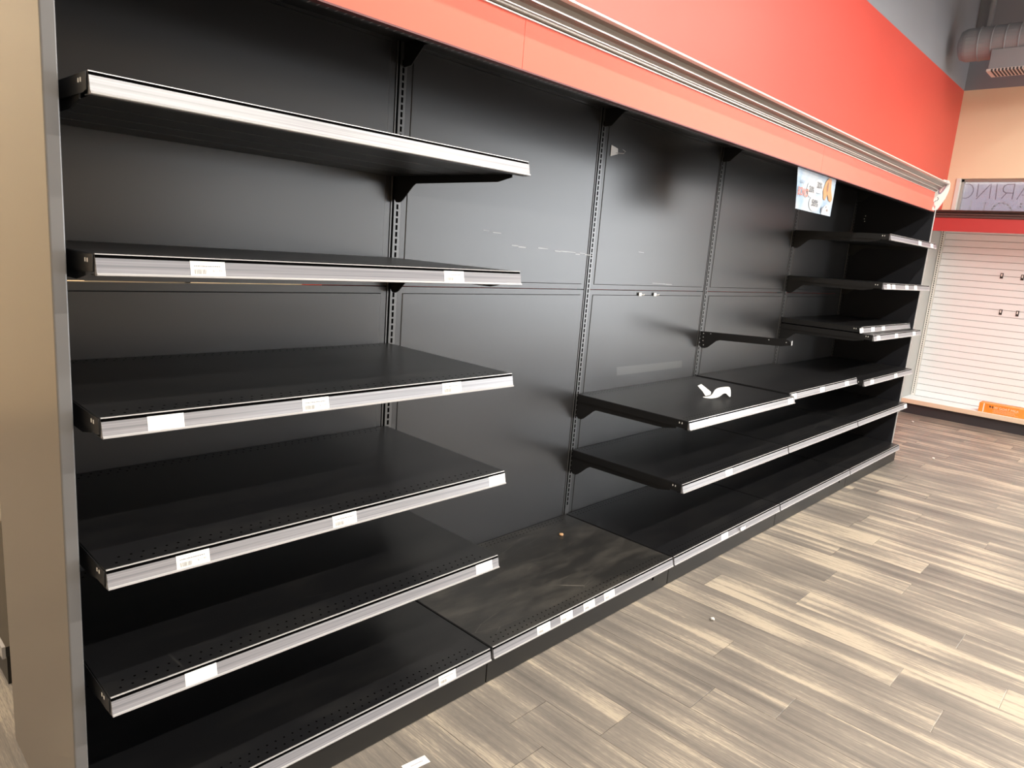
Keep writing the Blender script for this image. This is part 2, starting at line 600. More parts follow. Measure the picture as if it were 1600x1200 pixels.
back_panels = {}
for k in range(5):
    for r, (z0, z1) in enumerate(((0.10, 1.3575), (1.3615, 2.25))):
        back_panels[(k, r)] = link('back_panel', panel_mesh(L - 0.052, z1 - z0), gon, (k * L + 0.026, 0.003, z0))
for k in range(6):
    up = boxobj('upright', -0.024, 0.024, 0.0, 0.05, 0.0, 2.27, UPRIGHT, gon, (k * L, 0, 0), 0.0012)
    bm = bmesh.new()
    z = 0.2
    while z < 2.16:
        box(bm, 0.0025, 0.0115, -0.0006, 0.004, z, z + 0.0185)
        z += 0.0254
    box(bm, -0.0175, -0.0085, -0.0006, 0.004, 0.1, 2.26)
    stuff(obj('slot_column', bm, SLOT, up))
# kick plates and base legs
for k in range(5):
    kp = boxobj('kick_plate', k * L + 0.002, (k + 1) * L - 0.002, -0.652, -0.640, 0.004, 0.112, KICK, gon, bevel=0.002)
    if k in (1, 3):
        boxobj('pry_slot', (k + 1) * L - 0.145, (k + 1) * L - 0.132, -0.654, -0.651, 0.07, 0.112, SLOT, kp)
for k in range(6):
    xx = k * L
    bm = bmesh.new()
    plate_x(bm, [(0.0, 0.0), (0.0, 0.14), (-0.62, 0.115), (-0.635, 0.10), (-0.635, 0.0)], xx - 0.004 if k else xx + 0.004, xx + 0.004 if k < 5 else xx - 0.004 + 0.008)
    obj('base_leg', bm, BLACK_PLAIN, gon)

# ---- end panels
ep = boxobj('end_panel', -0.014, 0.006, -0.570, 0.05, 0.0, 2.60, TAN_REFLECTION, gon, (-0.03, 0, 0))
ep['label'] = 'end panel at the near left end with a painted tan reflection'
boxobj('front_edge', -0.014, 0.013, -0.576, -0.568, 0.0, 2.60, EDGE_GREY, ep, bevel=0.003)
boxobj('inner_board', 0.0062, 0.012, -0.5675, 0.05, 0.0, 2.60, BLACK_PLAIN, ep)
ep2 = boxobj('end_panel', -0.012, 0.012, -0.60, 0.05, 0.0, 2.235, mat('black_end_board', (0.016, 0.017, 0.022), 0.5, spec=0.3), gon, (X5 + 0.03, 0, 0))
ep2['label'] = 'black end panel at the far right end'
boxobj('front_edge', -0.004, 0.0135, -0.6035, -0.5995, 0.0, 2.10, mat('pale_edge_strip', (0.45, 0.45, 0.45), 0.4), ep2)
bm = bmesh.new()
for dz, dy in ((0, 0), (0.02, 0.006), (0.045, 0.0)):
    box(bm, -0.0135, -0.0119, -0.085 + dy, -0.078 + dy, 1.985 + dz, 1.992 + dz)
stuff(obj('bolt_hole_cluster', bm, WHITE, ep2))

# ================================================================== SHELVES
SD = 0.668
tray_cache = {}


def tray_meshes(D, W):
    key = (round(D, 3), round(W, 3))
    if key in tray_cache:
        return tray_cache[key]
    prof = [(-0.004, 0.0), (-D, 0.0), (-D, -0.043), (-D + 0.022, -0.043), (-D + 0.022, -0.040), (-D + 0.003, -0.040), (-D + 0.003, -0.003),
            (-0.007, -0.003), (-0.007, -0.036), (-0.004, -0.036)]
    out = {}
    bm = bmesh.new()
    extrude_x(bm, prof, 0.003, W - 0.003)
    out['tray'] = bm
    side = [(-0.006, -0.0015), (-D + 0.001, -0.0015), (-D + 0.001, -0.034), (-D + 0.02, -0.0375), (-0.006, -0.0375)]
    bm2 = bmesh.new()
    plate_x(bm2, side, 0, 0.002)
    for q in (0.012, 0.026):
        box(bm2, -0.0006, 0.0005, -D + 0.016 + q, -D + 0.021 + q, -0.018, -0.010, 1)
    out['side_flange'] = bm2
    bm3 = bmesh.new()
    rw = (D - 0.06) / 4
    box(bm3, 0.02, W - 0.02, -rw + 0.006, 0, -0.0375, -0.0035)
    out['stiffener_rib'] = bm3
    bm4 = bmesh.new()
    n = int((W - 0.05) / 0.0254)
    for row, (yy, sh) in enumerate(((-D + 0.024, 0.0), (-D + 0.05, 0.0127), (-0.022, 0.0), (-0.045, 0.0127))):
        for i in range(n - row % 2):
            cx = 0.032 + i * 0.0254 + sh
            ring = [bm4.verts.new((cx + 0.0032 * math.cos(a * math.pi / 3), yy + 0.0032 * math.sin(a * math.pi / 3), 0.0004)) for a in range(6)]
            bm4.faces.new(ring)
    out['perforation'] = bm4
    # ticket channel, its pale top hook paints in the glint of the tray edge
    bm5 = bmesh.new()
    cp = [(0.0015, 0.0007), (-0.0018, 0.0007), (-0.0022, -0.0012), (-0.0006, -0.0025), (-0.0006, -0.0065), (-0.0045, -0.0075), (-0.0105, -0.036),
          (-0.0145, -0.0375), (-0.0145, -0.0405), (-0.011, -0.042), (0.001, -0.042), (0.0015, -0.0025)]
    cp = [(y - D, z) for y, z in cp]
    extrude_x(bm5, cp, 0.004, W - 0.004, [1, 1, 2, 2, 2, 0, 1, 1, 1, 0, 0, 2])
    out['price_channel'] = bm5
    # bracket under each end
    bm6 = bmesh.new()
    h = 0.075
    plate_x(bm6, [(-0.001, -0.004), (-D + 0.06, -0.004), (-D + 0.06, -0.045), (-D + 0.125, -h + 0.016), (-0.125, -h + 0.012), (-0.108, -h + 0.002),
                  (-0.052, -0.122), (-0.036, -0.130), (-0.014, -0.130), (-0.001, -0.118)], 0.0, 0.003)
    out['shelf_bracket'] = bm6
    mats = {'tray': BLACK, 'side_flange': [BLACK_PLAIN, WHITE], 'stiffener_rib': BLACK_PLAIN, 'perforation': SLOT,
            'price_channel': [CHANNEL, CHANNEL_LIP, SLOT], 'shelf_bracket': BLACK_PLAIN}
    me = {n_: mesh_of(n_, b_, mats[n_]) for n_, b_ in out.items()}
    w_bm = bmesh.new()
    extrude_x(w_bm, prof, 0.003, W - 0.003)
    me['tray_worn'] = mesh_of('tray', w_bm, BLACK_WORN)
    tray_cache[key] = me
    return me


price_mesh = text_mesh('$15.99', 0.0075)


def tag_mesh(kind, w=0.075):
    """card slid into the channel; slope follows the channel face; print merged in as flat ink"""
    bm = bmesh.new()
    y0, z0, y1, z1 = -0.0052, -0.0065, -0.0120, -0.0400

    def P(u, v, d=0.0):
        return (u, y0 + (y1 - y0) * v - d, z0 + (z1 - z0) * v)
    a = [bm.verts.new(P(u, v)) for u, v in ((0, 0), (w, 0), (w, 1), (0, 1))]
    b = [bm.verts.new((p.co.x, p.co.y + 0.0005, p.co.z)) for p in a]
    bm.faces.new(a)
    bm.faces.new(b[::-1])
    for i in range(4):
        bm.faces.new((a[i], b[i], b[(i + 1) % 4], a[(i + 1) % 4]))

    def ink(u0, u1, v0, v1):
        f = bm.faces.new([bm.verts.new(P(u, v, 0.0003)) for u, v in ((u0, v0), (u1, v0), (u1, v1), (u0, v1))])
        f.material_index = 1
    if kind == 'printed':
        rnd = random.Random(3)
        u = 0.10 * w
        while u < 0.85 * w:
            s = rnd.uniform(0.002, 0.005)
            ink(u, min(u + s, 0.86 * w), 0.27, 0.335)
            u += s + rnd.uniform(0.0005, 0.0012)
        u = 0.10 * w
        while u < 0.47 * w:
            s = rnd.choice((0.0004, 0.0007, 0.0011))
            ink(u, u + s, 0.50, 0.80)
            u += s + rnd.choice((0.0005, 0.0008, 0.0012))
        sl = Vector((0, (y1 - y0), (z1 - z0))).normalized()
        vm = {}
        for v in price_mesh.vertices:
            base = Vector(P(0.76 * w, 0.58, 0.0003))
            vm[v.index] = bm.verts.new(base + Vector((v.co.x, 0, 0)) - sl * v.co.y)
        for p in price_mesh.polygons:
            try:
                f = bm.faces.new([vm[i] for i in p.vertices])
                f.material_index = 1
            except ValueError:
                pass
    elif kind == 'faint':
        for v0 in (0.26, 0.40, 0.62):
            ink(0.12 * w, 0.8 * w, v0, v0 + 0.035)
        ink(0.2 * w, 0.4 * w, 0.68, 0.85)
    return mesh_of('price_tag', bm, [PAPER, INK if kind == 'printed' else mat('pale_print_ink', (0.52, 0.52, 0.51), 0.7)], recalc=False)


TAGS = {k: tag_mesh(k) for k in ('printed', 'blank', 'faint')}
SMALL = tag_mesh('blank', 0.08)


def shelf(name, label, k, z, tags=(), D=SD, group=None, x0=None, W=None, brackets=True, ribs=False, worn=False, tilt=0.0):
    W = W or L - 0.006
    x0 = k * L + 0.003 if x0 is None else x0
    t = thing(name, label, 'shelf', (x0, 0, z), group)
    t.rotation_euler = (tilt, 0, 0)
    me = tray_meshes(D, W)
    tr = link('tray', me['tray_worn' if worn else 'tray'], t)
    add_bevel(tr, 0.0012)
    stuff(link('perforation', me['perforation'], tr))
    link('side_flange', me['side_flange'], t)
    sf = link('side_flange', me['side_flange'], t, (W - 0.002, 0, 0))
    if ribs:
        rw = (D - 0.06) / 4
        for i in range(4):
            link('stiffener_rib', me['stiffener_rib'], t, (0, -0.014 - i * (rw + 0.002), 0))
    if brackets:
        link('shelf_bracket', me['shelf_bracket'], t, (0.0045, 0, 0))
        link('shelf_bracket', me['shelf_bracket'], t, (W - 0.0075, 0, 0))
    ch = link('price_channel', me['price_channel'], t)
    for (xa, kind) in tags:
        link('price_tag', TAGS[kind], ch, (xa - x0, -D, 0))
    return t


g1, g2, g3, gb_ = 'shelves of the near left bay', 'shelves of the three right bays', 'upper shelves of the far right bay', 'base shelves along the floor'
P_, B_, F_ = 'printed', 'blank', 'faint'
shelf('shelf', 'highest black shelf of the near left bay, its ribbed underside showing', 0, 1.8024, (), group=g1, ribs=True)
shelf('shelf', 'black shelf at eye level in the near left bay, second from its top', 0, 1.4686, ((0.186, P_), (0.893, P_)), group=g1, ribs=True)
shelf('shelf', 'third shelf down in the near left bay, one blank and two printed tags', 0, 1.1399, ((0.094, B_), (0.455, P_), (0.911, P_)), group=g1)
shelf('shelf', 'fourth shelf down in the near left bay, white tag at its right tip', 0, 0.8076, ((0.148, P_), (0.552, P_), (1.136, B_)), group=g1)
shelf('shelf', 'lowest raised shelf of the near left bay, blank tag near its left corner', 0, 0.5056, ((0.164, B_), (1.106, B_)), group=g1)
shelf('shelf', 'upper long shelf in the third bay, holding the torn white paper', 2, 0.8157, ((2.624, F_), (3.555, B_)), D=0.654, group=g2)
shelf('shelf', 'upper long shelf in the fourth bay, below the lone bracket', 3, 0.822, ((3.69, B_), (4.14, F_), (4.59, F_)), D=0.618, group=g2, x0=3 * L + 0.012, W=L - 0.05)
shelf('shelf', 'black shelf below the double stacked shelves in the far right bay', 4, 0.803, ((5.02, F_), (5.60, F_)), D=0.654, group=g2)
shelf('shelf', 'lower raised shelf in the third bay with one small white tag', 2, 0.5116, ((2.87, B_),), D=0.661, group=g2)
shelf('shelf', 'lower raised shelf in the fourth bay without any tags', 3, 0.5116, (), D=0.661, group=g2)
shelf('shelf', 'lower raised shelf at the far right end just above the base', 4, 0.5116, ((6.02, F_),), D=0.661, group=g2)
shelf('shelf', 'highest shelf of the far right bay, under the sale poster', 4, 1.827, ((5.575, F_), (5.915, B_)), D=0.658, group=g3, ribs=True)
shelf('shelf', 'second shelf down in the far right bay, edge-on at eye level', 4, 1.493, ((4.961, B_), (5.078, B_), (5.405, F_), (5.641, F_)), D=0.668, group=g3)
shelf('shelf', 'deep lower one of the two stacked shelves in the far right bay', 4, 1.130, ((4.945, F_), (5.375, F_), (5.85, F_)), D=0.665, group=g3)
shelf('shelf', 'shallow shelf lying on top of another in the far right bay', 4, 1.175, ((4.84, B_), (5.09, F_), (5.335, F_)), D=0.577, group=g3, brackets=False)
shelf('base_shelf', 'base shelf on the floor below the near left bay', 0, 0.1504, ((0.972, P_),), D=0.666, group=gb_, brackets=False)
shelf('base_shelf', 'bare scuffed base shelf in the second bay with four tags', 1, 0.1504, ((1.458, P_), (1.595, P_), (1.741, P_), (1.881, P_)), D=0.666, group=gb_, brackets=False, worn=True)
shelf('base_shelf', 'base shelf below the third bay with a torn tag', 2, 0.1504, ((2.915, B_),), D=0.666, group=gb_, brackets=False)
shelf('base_shelf', 'base shelf at floor level in the fourth bay', 3, 0.1504, (), D=0.666, group=gb_, brackets=False)
shelf('base_shelf', 'base shelf at the far right end beside the open floor', 4, 0.1504, (), D=0.666, group=gb_, brackets=False)

# lone bracket with no shelf on it
lb = thing('shelf_bracket', 'single black shelf bracket with no shelf, between third and fourth bays', 'bracket', (3 * L + 0.004, 0, 1.1075), rot=(-0.05, 0, 0))
bm = bmesh.new()
plate_x(bm, [(-0.001, 0.0), (-0.555, 0.0), (-0.575, -0.008), (-0.585, -0.02), (-0.585, -0.034), (-0.525, -0.044), (-0.135, -0.046), (-0.112, -0.054),
             (-0.055, -0.100), (-0.036, -0.106), (-0.012, -0.106), (-0.001, -0.096)], 0.0, 0.003)
obj('arm_plate', bm, BLACK_PLAIN, lb)
boxobj('front_tab', 0.0, 0.014, -0.588, -0.584, -0.034, -0.008, mat('bare_steel_tab', (0.3, 0.29, 0.28), 0.35, metal=0.6), lb)
bm = bmesh.new()
for (yy, zz) in ((-0.02, -0.012), (-0.02, -0.035), (-0.02, -0.058), (-0.025, -0.085), (-0.07, -0.010), (-0.45, -0.012), (-0.556, -0.018)):
    box(bm, -0.0006, 0.001, yy - 0.004, yy + 0.002, zz - 0.004, zz + 0.002)
stuff(obj('rivet_hole_row', bm, mat('hole_light', (0.5, 0.5, 0.5), 0.5), lb))

# ================================================================== CANOPY
can = thing('canopy', 'red fascia canopy with grey metal cornice over the long black shelving', 'canopy', (0, 0, 0))
XE = 6.075
FY = -0.605
for (a, b) in ((-0.045, L - 0.0008), (L + 0.0008, 3 * L - 0.0008), (3 * L + 0.0008, XE)):
    boxobj('fascia_panel', a, b, FY, FY + 0.012, 2.078, 2.226, RED, can)
boxobj('bottom_lip', -0.045, XE, FY - 0.0015, FY + 0.02, 2.0745, 2.0795, mat('dark_red_lip', (0.10, 0.02, 0.02), 0.5), can)
cor = [(-0.603, 2.222), (-0.612, 2.222), (-0.612, 2.2255), (-0.608, 2.227), (-0.613, 2.229), (-0.6165, 2.2325), (-0.617, 2.237), (-0.612, 2.238),
       (-0.612, 2.240), (-0.622, 2.240), (-0.622, 2.243), (-0.629, 2.252), (-0.638, 2.258), (-0.650, 2.259), (-0.650, 2.263), (-0.644, 2.266),
       (-0.655, 2.278), (-0.668, 2.286), (-0.687, 2.288), (-0.687, 2.294), (-0.603, 2.294)]
for (a, b) in ((-0.045, 2 * L), (2 * L + 0.001, 4 * L), (4 * L + 0.001, XE - 0.01)):
    bm = bmesh.new()
    extrude_x(bm, cor, a, b, [1 if i in (0, 1, 8, 9, 13, 17, 18) else 0 for i in range(len(cor))])
    obj('cornice', bm, [CORNICE, CORNICE_GLINT], can)
boxobj('top_cover', -0.012, X5 + 0.012, -0.602, 0.02, 2.2355, 2.245, BLACK_PLAIN, can)
bm = bmesh.new()
box(bm, -0.012, X5, -0.592, -0.552, 2.079, 2.081)
fl = obj('slotted_flange', bm, BLACK_PLAIN, can)
bm = bmesh.new()
z = 0.03
while z < 3.6:
    if abs((z + 0.06) % L - 0.06) > 0.05:
        v = [bm.verts.new((z + dx, y, 2.0787)) for dx, y in ((0, -0.585), (0.0035, -0.585), (0.0035, -0.558), (0, -0.558))]
        bm.faces.new(v[::-1])
    z += 0.0254
stuff(obj('flange_slot_row', bm, mat('slot_light', (0.42, 0.40, 0.40), 0.5), fl))  # light passing through the slots, painted as pale ticks
for k in range(6):
    bm = bmesh.new()
    plate_x(bm, [(-0.001, 2.15), (-0.045, 2.152), (-0.115, 2.212), (-0.59, 2.212), (-0.59, 2.235), (-0.001, 2.235)], k * L + (0.006 if k < 5 else -0.02), k * L + (0.010 if k < 5 else -0.016))
    obj('canopy_bracket', bm, BLACK_PLAIN, can)

# ================================================================== SLATWALL UNIT (facing -x)
XS = 8.93
sw = thing('slatwall_unit', 'white slatwall display with red header and black kick plate under the window', 'display', (XS, 0, 0))
SY0, SY1 = -3.2, -0.065
pitch = 0.0733
z = 0.174
n = 0
while z < 2.2:
    bm = bmesh.new()
    extr = [(0.0, z + 0.002), (0.0, z + pitch - 0.004), (0.012, z + pitch - 0.001), (0.02, z + pitch - 0.001), (0.02, z + 0.002)]
    a = [bm.verts.new((x, SY0, zz)) for x, zz in extr]
    b = [bm.verts.new((x, SY1, zz)) for x, zz in extr]
    for i in range(5):
        bm.faces.new((a[i], a[(i + 1) % 5], b[(i + 1) % 5], b[i]))
    bm.faces.new(a); bm.faces.new(b[::-1])
    obj('slat', bm, SLAT, sw)
    z += pitch
boxobj('backing_board', 0.022, 0.03, SY0, SY1, 0.1, 2.2, mat('slat_groove_backing', (0.30, 0.29, 0.28), 0.7), sw)
uw = boxobj('upright', -0.008, 0.03, -0.062, -0.022, 0.17, 2.2, WHITE, sw)
bm = bmesh.new()
z = 0.2
while z < 2.15:
    box(bm, -0.0088, -0.007, -0.046, -0.038, z, z + 0.016)
    z += 0.0254
stuff(obj('slot_column', bm, SLOT, uw))
boxobj('side_board', 8.55 - XS, 0.03, -0.018, -0.006, 0.0, 2.2, GREY_SIDE, sw)
boxobj('deck', 8.57 - XS, -0.0005, SY0, -0.0185, 0.155, 0.172, SLAT, sw)
boxobj('deck_edge', 8.562 - XS, 8.5695 - XS, SY0, -0.0185, 0.122, 0.172, mat('cream_edge_band', (0.78, 0.66, 0.50), 0.4), sw, bevel=0.002)
boxobj('kick_plate', 8.60 - XS, 8.615 - XS, SY0, -0.0185, 0.0, 0.12, mat('charcoal_kick', (0.035, 0.035, 0.04), 0.5), sw)
boxobj('header_panel', 8.36 - XS, 8.375 - XS, SY0, -0.02, 2.066, 2.205, mat('shaded_red_header', (0.46, 0.05, 0.05), 0.45), sw)  # darker copy of the fascia red, shade put into the colour
bm = bmesh.new()
hc = [(8.37, 2.205), (8.355, 2.205), (8.35, 2.212), (8.352, 2.232), (8.335, 2.236), (8.335, 2.25), (8.345, 2.254), (8.32, 2.272), (8.31, 2.276), (8.31, 2.283), (8.37, 2.283)]
a = [bm.verts.new((x - XS, SY0, zz)) for x, zz in hc]
b = [bm.verts.new((x - XS, -0.02, zz)) for x, zz in hc]
for i in range(len(hc)):
    j = (i + 1) % len(hc)
    bm.faces.new((a[i], a[j], b[j], b[i]))
bm.faces.new(a[::-1]); bm.faces.new(b)
obj('header_cornice', bm, mat('dark_bronze_aluminium', (0.12, 0.095, 0.09), 0.35, metal=0.6), sw)
boxobj('header_cover', 8.376 - XS, 0.03, SY0, -0.02, 2.206, 2.22, WHITE, sw)

# hooks left in the slats
hk = thing('slat_hook', 'dark steel slat hook, upper left one of the four on the white slatwall', 'hook', (XS - 0.002, -0.683, 1.642), 'hooks left in the slatwall')


def hook_parts(root):
    bm = bmesh.new()
    box(bm, -0.004, 0.0, -0.014, 0.014, -0.03, 0.03)
    obj('back_plate', bm, DARK_STEEL, root)
    bm = bmesh.new()
    box(bm, -0.0048, -0.0042, -0.005, 0.007, -0.008, 0.022)
    obj('cutout', bm, WHITE, root)
    bm = bmesh.new()
    tube(bm, [(-0.004, 0, -0.015), (-0.028, 0, -0.016), (-0.034, 0, -0.006)], 0.004)
    obj('prong', bm, DARK_STEEL, root)


hook_parts(hk)
for (y, z, lab) in ((-0.872, 1.640, 'dark steel slat hook cut by the right frame edge in the upper row'),
                    (-0.742, 1.250, 'dark steel slat hook, left one of the lower pair on the slatwall'),
                    (-0.896, 1.252, 'dark steel slat hook, right one of the lower pair on the slatwall')):
    c = hk.copy()
    COL.objects.link(c)
    c.location = (XS - 0.002, y, z)
    c['label'] = lab
    for ch in list(hk.children):
        d = ch.copy()
        COL.objects.link(d)
        d.parent = c

# orange carton lying on the deck
ORANGE = worn_black('orange_carton_print', (0.85, 0.27, 0.03), (0.95, 0.45, 0.10), 0.45, 1.0, 0.0)
cb = thing('carton', 'long orange printed carton lying on the slatwall deck', 'box', (8.60, -0.985, 0.1725))
boxobj('carton_body', 0.0, 0.14, -0.225, 0.21, 0.0, 0.10, ORANGE, cb, bevel=0.002)
boxobj('end_band', -0.0008, 0.0, 0.160, 0.170, 0.004, 0.097, PAPER, cb)
tm = text_mesh('RAW GOAT MILK', 0.034)
bm = bmesh.new()
bm.from_mesh(tm)
for v in bm.verts:
    v.co = Vector((-0.0012, -v.co.x, v.co.y))
obj('printed_title', bm, mat('cream_print', (0.9, 0.82, 0.62), 0.5), cb, (0, -0.02, 0.066))
bm = bmesh.new()
for i in range(4):
    y = 0.08 - (i % 2) * 0.012
    while y > -0.14 + (i % 3) * 0.02:
        s = random.uniform(0.008, 0.02)
        box(bm, -0.0012, -0.0004, y - s, y, 0.014 + i * 0.010, 0.0175 + i * 0.010)
        y -= s + 0.004
stuff(obj('small_print', bm, mat('pale_orange_print', (0.86, 0.55, 0.36), 0.5), cb))
bm = bmesh.new()
box(bm, -0.0012, -0.0004, 0.10, 0.114, 0.06, 0.082)
box(bm, -0.0012, -0.0004, 0.078, 0.09, 0.058, 0.08)
stuff(obj('emblem_print', bm, mat('brown_print', (0.25, 0.10, 0.04), 0.5), cb))

# banner hung outside the window, lettered on its far side
bn_m, bnt, bb = nodes_of('white_banner_cloth')
tl = bnt.nodes.new('ShaderNodeBsdfTranslucent')
tl.inputs['Color'].default_value = (0.17, 0.165, 0.195, 1)
df = bnt.nodes.new('ShaderNodeBsdfDiffuse')
df.inputs['Color'].default_value = (0.8, 0.8, 0.85, 1)
bm_mix = bnt.nodes.new('ShaderNodeMixShader')
bm_mix.inputs[0].default_value = 0.35
bnt.links.new(tl.outputs[0], bm_mix.inputs[1]); bnt.links.new(df.outputs[0], bm_mix.inputs[2])
bnt.links.new(bm_mix.outputs[0], bnt.nodes['Material Output'].inputs['Surface'])
ban = thing('banner', 'white banner outside the window with thin lettering seen reversed', 'banner', (XF + 0.19, 0, 0))
bm = bmesh.new()
box(bm, -0.001, 0.0, WY0 - 0.1, 0.02, 1.2, 2.69)
obj('banner_cloth', bm, bn_m, ban)
LINE1 = [[(0.02, 2.655), (-0.039, 2.633)], [(0.02, 2.50), (-0.052, 2.514), (-0.086, 2.504), (-0.116, 2.499), (-0.147, 2.512), (-0.171, 2.542), (-0.181, 2.579), (-0.178, 2.612), (-0.158, 2.644), (-0.131, 2.66), (-0.092, 2.662), (-0.06, 2.655), (-0.039, 2.633)],
         [(-0.221, 2.659), (-0.227, 2.521)], [(-0.227, 2.494), (-0.335, 2.651)], [(-0.345, 2.659), (-0.355, 2.501)], [(-0.403, 2.661), (-0.414, 2.491)],
         [(-0.571, 2.661), (-0.572, 2.495)], [(-0.57, 2.658), (-0.503, 2.656), (-0.477, 2.638), (-0.468, 2.612), (-0.476, 2.58), (-0.502, 2.562), (-0.572, 2.56)],
         [(-0.507, 2.56), (-0.471, 2.502)], [(-0.617, 2.493), (-0.679, 2.652)], [(-0.657, 2.54), (-0.706, 2.539)], [(-0.679, 2.652), (-0.74, 2.494)]]
LINE2 = [[(-0.181, 2.467), (-0.183, 2.30)], [(-0.286, 2.45), (-0.328, 2.452)], [(-0.328, 2.452), (-0.306, 2.30)],
         [(-0.39, 2.34), (-0.4, 2.385), (-0.418, 2.417), (-0.454, 2.447), (-0.494, 2.453), (-0.543, 2.43), (-0.576, 2.399), (-0.597, 2.36)],
         [(-0.661, 2.447), (-0.78, 2.445)], [(-0.661, 2.447), (-0.663, 2.411)], [(-0.663, 2.411), (-0.78, 2.411)]]
LET = mat('grey_banner_lettering', (0.20, 0.18, 0.22), 0.6)
LETP = mat('pale_banner_lettering', (0.36, 0.39, 0.44), 0.6)


def stroke_mesh(lines, w):
    bm = bmesh.new()
    for s in lines:
        for (ya, za), (yb, zb) in zip(s, s[1:]):
            d = Vector((0, yb - ya, zb - za))
            nn = Vector((0, -d.z, d.y)).normalized() * w
            e = d.normalized() * w * 0.6
            a, b = Vector((-0.002, ya, za)) - e, Vector((-0.002, yb, zb)) + e
            bm.faces.new([bm.verts.new(p) for p in (a + nn, b + nn, b - nn, a - nn)])
    return bm


DX = 0.0
obj('upper_lettering', stroke_mesh(LINE1, 0.0042), LET, ban)
obj('lower_lettering', stroke_mesh(LINE2, 0.006), LETP, ban)

# ================================================================== DUCT in the far upper corner
du = thing('air_duct', 'grey round air duct with ribs under the ceiling in the far corner', 'duct', (8.2, -0.085, 3.90))
bm = bmesh.new()
R0 = 0.156
seg = 28
prof = [(0.05, 0.09), (0.03, 0.133), (-0.01, 0.152)]
y = -0.03
while y > -4.2:
    prof += [(y, R0), (y - 0.100, R0), (y - 0.104, R0 + 0.007), (y - 0.110, R0 + 0.007)]
    y -= 0.114
rings = []
for (yy, r) in prof:
    rings.append([bm.verts.new((r * math.cos(2 * math.pi * i / seg), yy, r * math.sin(2 * math.pi * i / seg))) for i in range(seg)])
for a, b in zip(rings, rings[1:]):
    for i in range(seg):
        bm.faces.new((a[i], a[(i + 1) % seg], b[(i + 1) % seg], b[i]))
bm.faces.new(rings[0])
bm.faces.new(rings[-1][::-1])
obj('duct_pipe', bm, DUCT, du)
boxobj('outlet_box', -0.14, 0.10, -1.05, -0.270, -0.285, -0.10, DUCT, du, bevel=0.006)
gr = boxobj('grille_frame', -0.15, 0.11, -1.06, -0.260, -0.305, -0.282, mat('pale_grille', (0.62, 0.58, 0.55), 0.5), du, bevel=0.003)
bm = bmesh.new()
y = -0.30
while y > -1.03:
    box(bm, -0.1515, 0.09, y - 0.016, y, -0.3065, -0.286)
    y -= 0.030
stuff(obj('vent_slot_row', bm, mat('vent_shadow', (0.05, 0.05, 0.055), 0.8), gr))
boxobj('hanger_strap', -0.02, 0.02, -0.20, -0.17, 0.15, ZC - 3.90, DUCT, du)
cd = boxobj('conduit', XF - 0.05, XF - 0.005, -0.095, -0.045, 4.15, ZC, DUCT)
tag(cd, 'grey painted conduit running up the far wall corner', 'conduit')

# ================================================================== SALE POSTER under the fascia
po = thing('sale_poster', 'pale blue sale poster with percent discounts and an orange cat, hung below the fascia', 'poster', (3.672, -0.588, 2.078))


def curve_y(x, z):   # slight roll of the sheet
    return 0.006 * math.sin((x + 0.28) * 4.0) + 0.05 * z * z


bm = bmesh.new()
nx, nz = 14, 8
PWD, PHT = 0.578, 0.214
grid = [[None] * (nz + 1) for _ in range(nx + 1)]
for i in range(nx + 1):
    for j in range(nz + 1):
        x = -PWD / 2 + PWD * i / nx
        zz = -PHT * j / nz
        xx = x + 0.035 * (1 - i / nx) * (j / nz) * 1.6
        grid[i][j] = bm.verts.new((xx, curve_y(xx, zz), zz))
for i in range(nx):
    for j in range(nz):
        bm.faces.new((grid[i][j], grid[i + 1][j], grid[i + 1][j + 1], grid[i][j + 1]))
sheet_m, snt, sb = nodes_of('pale_blue_poster_print')
stc = snt.nodes.new('ShaderNodeTexCoord'); sn = snt.nodes.new('ShaderNodeTexNoise')
sn.inputs['Scale'].default_value = 7; sn.inputs['Detail'].default_value = 3
sr_ = snt.nodes.new('ShaderNodeValToRGB')
sr_.color_ramp.elements[0].position = 0.38; sr_.color_ramp.elements[0].color = (0.15, 0.235, 0.33, 1)
sr_.color_ramp.elements[1].position = 0.58; sr_.color_ramp.elements[1].color = (0.28, 0.32, 0.36, 1)
snt.links.new(stc.outputs['Object'], sn.inputs['Vector']); snt.links.new(sn.outputs['Fac'], sr_.inputs['Fac']); snt.links.new(sr_.outputs['Color'], sb.inputs['Base Color'])
sb.inputs['Roughness'].default_value = 0.4
sh = obj('poster_sheet', bm, sheet_m, po)


def flat_poly(pts, d):
    bm = bmesh.new()
    bm.faces.new([bm.verts.new((x, curve_y(x, z) - d, z)) for x, z in pts])
    return bm


def ell(cx, cz, rx, rz, n=20):
    return [(cx + rx * math.cos(2 * math.pi * i / n), cz + rz * math.sin(2 * math.pi * i / n)) for i in range(n)]


PX, PZ = 3.672, 2.078
WHT = mat('poster_white', (0.38, 0.39, 0.40), 0.4)
for c in ((3.622, 1.985, 0.072, 0.045), (3.715, 2.010, 0.070, 0.038), (3.690, 1.913, 0.080, 0.043)):
    obj('white_bubble', flat_poly(ell(c[0] - PX, c[1] - PZ, c[2], c[3]), 0.0025), WHT, sh)


def poster_text(body, size, x, z, m, sx=1.0, name='discount_text'):
    me = text_mesh(body, size, bold=0.0003)
    bm = bmesh.new()
    bm.from_mesh(me)
    for v in bm.verts:
        q = (v.co.x * sx + x - PX, v.co.y + z - PZ)
        v.co = Vector((q[0], curve_y(*q) - 0.006, q[1]))
    obj(name, bm, m, sh)


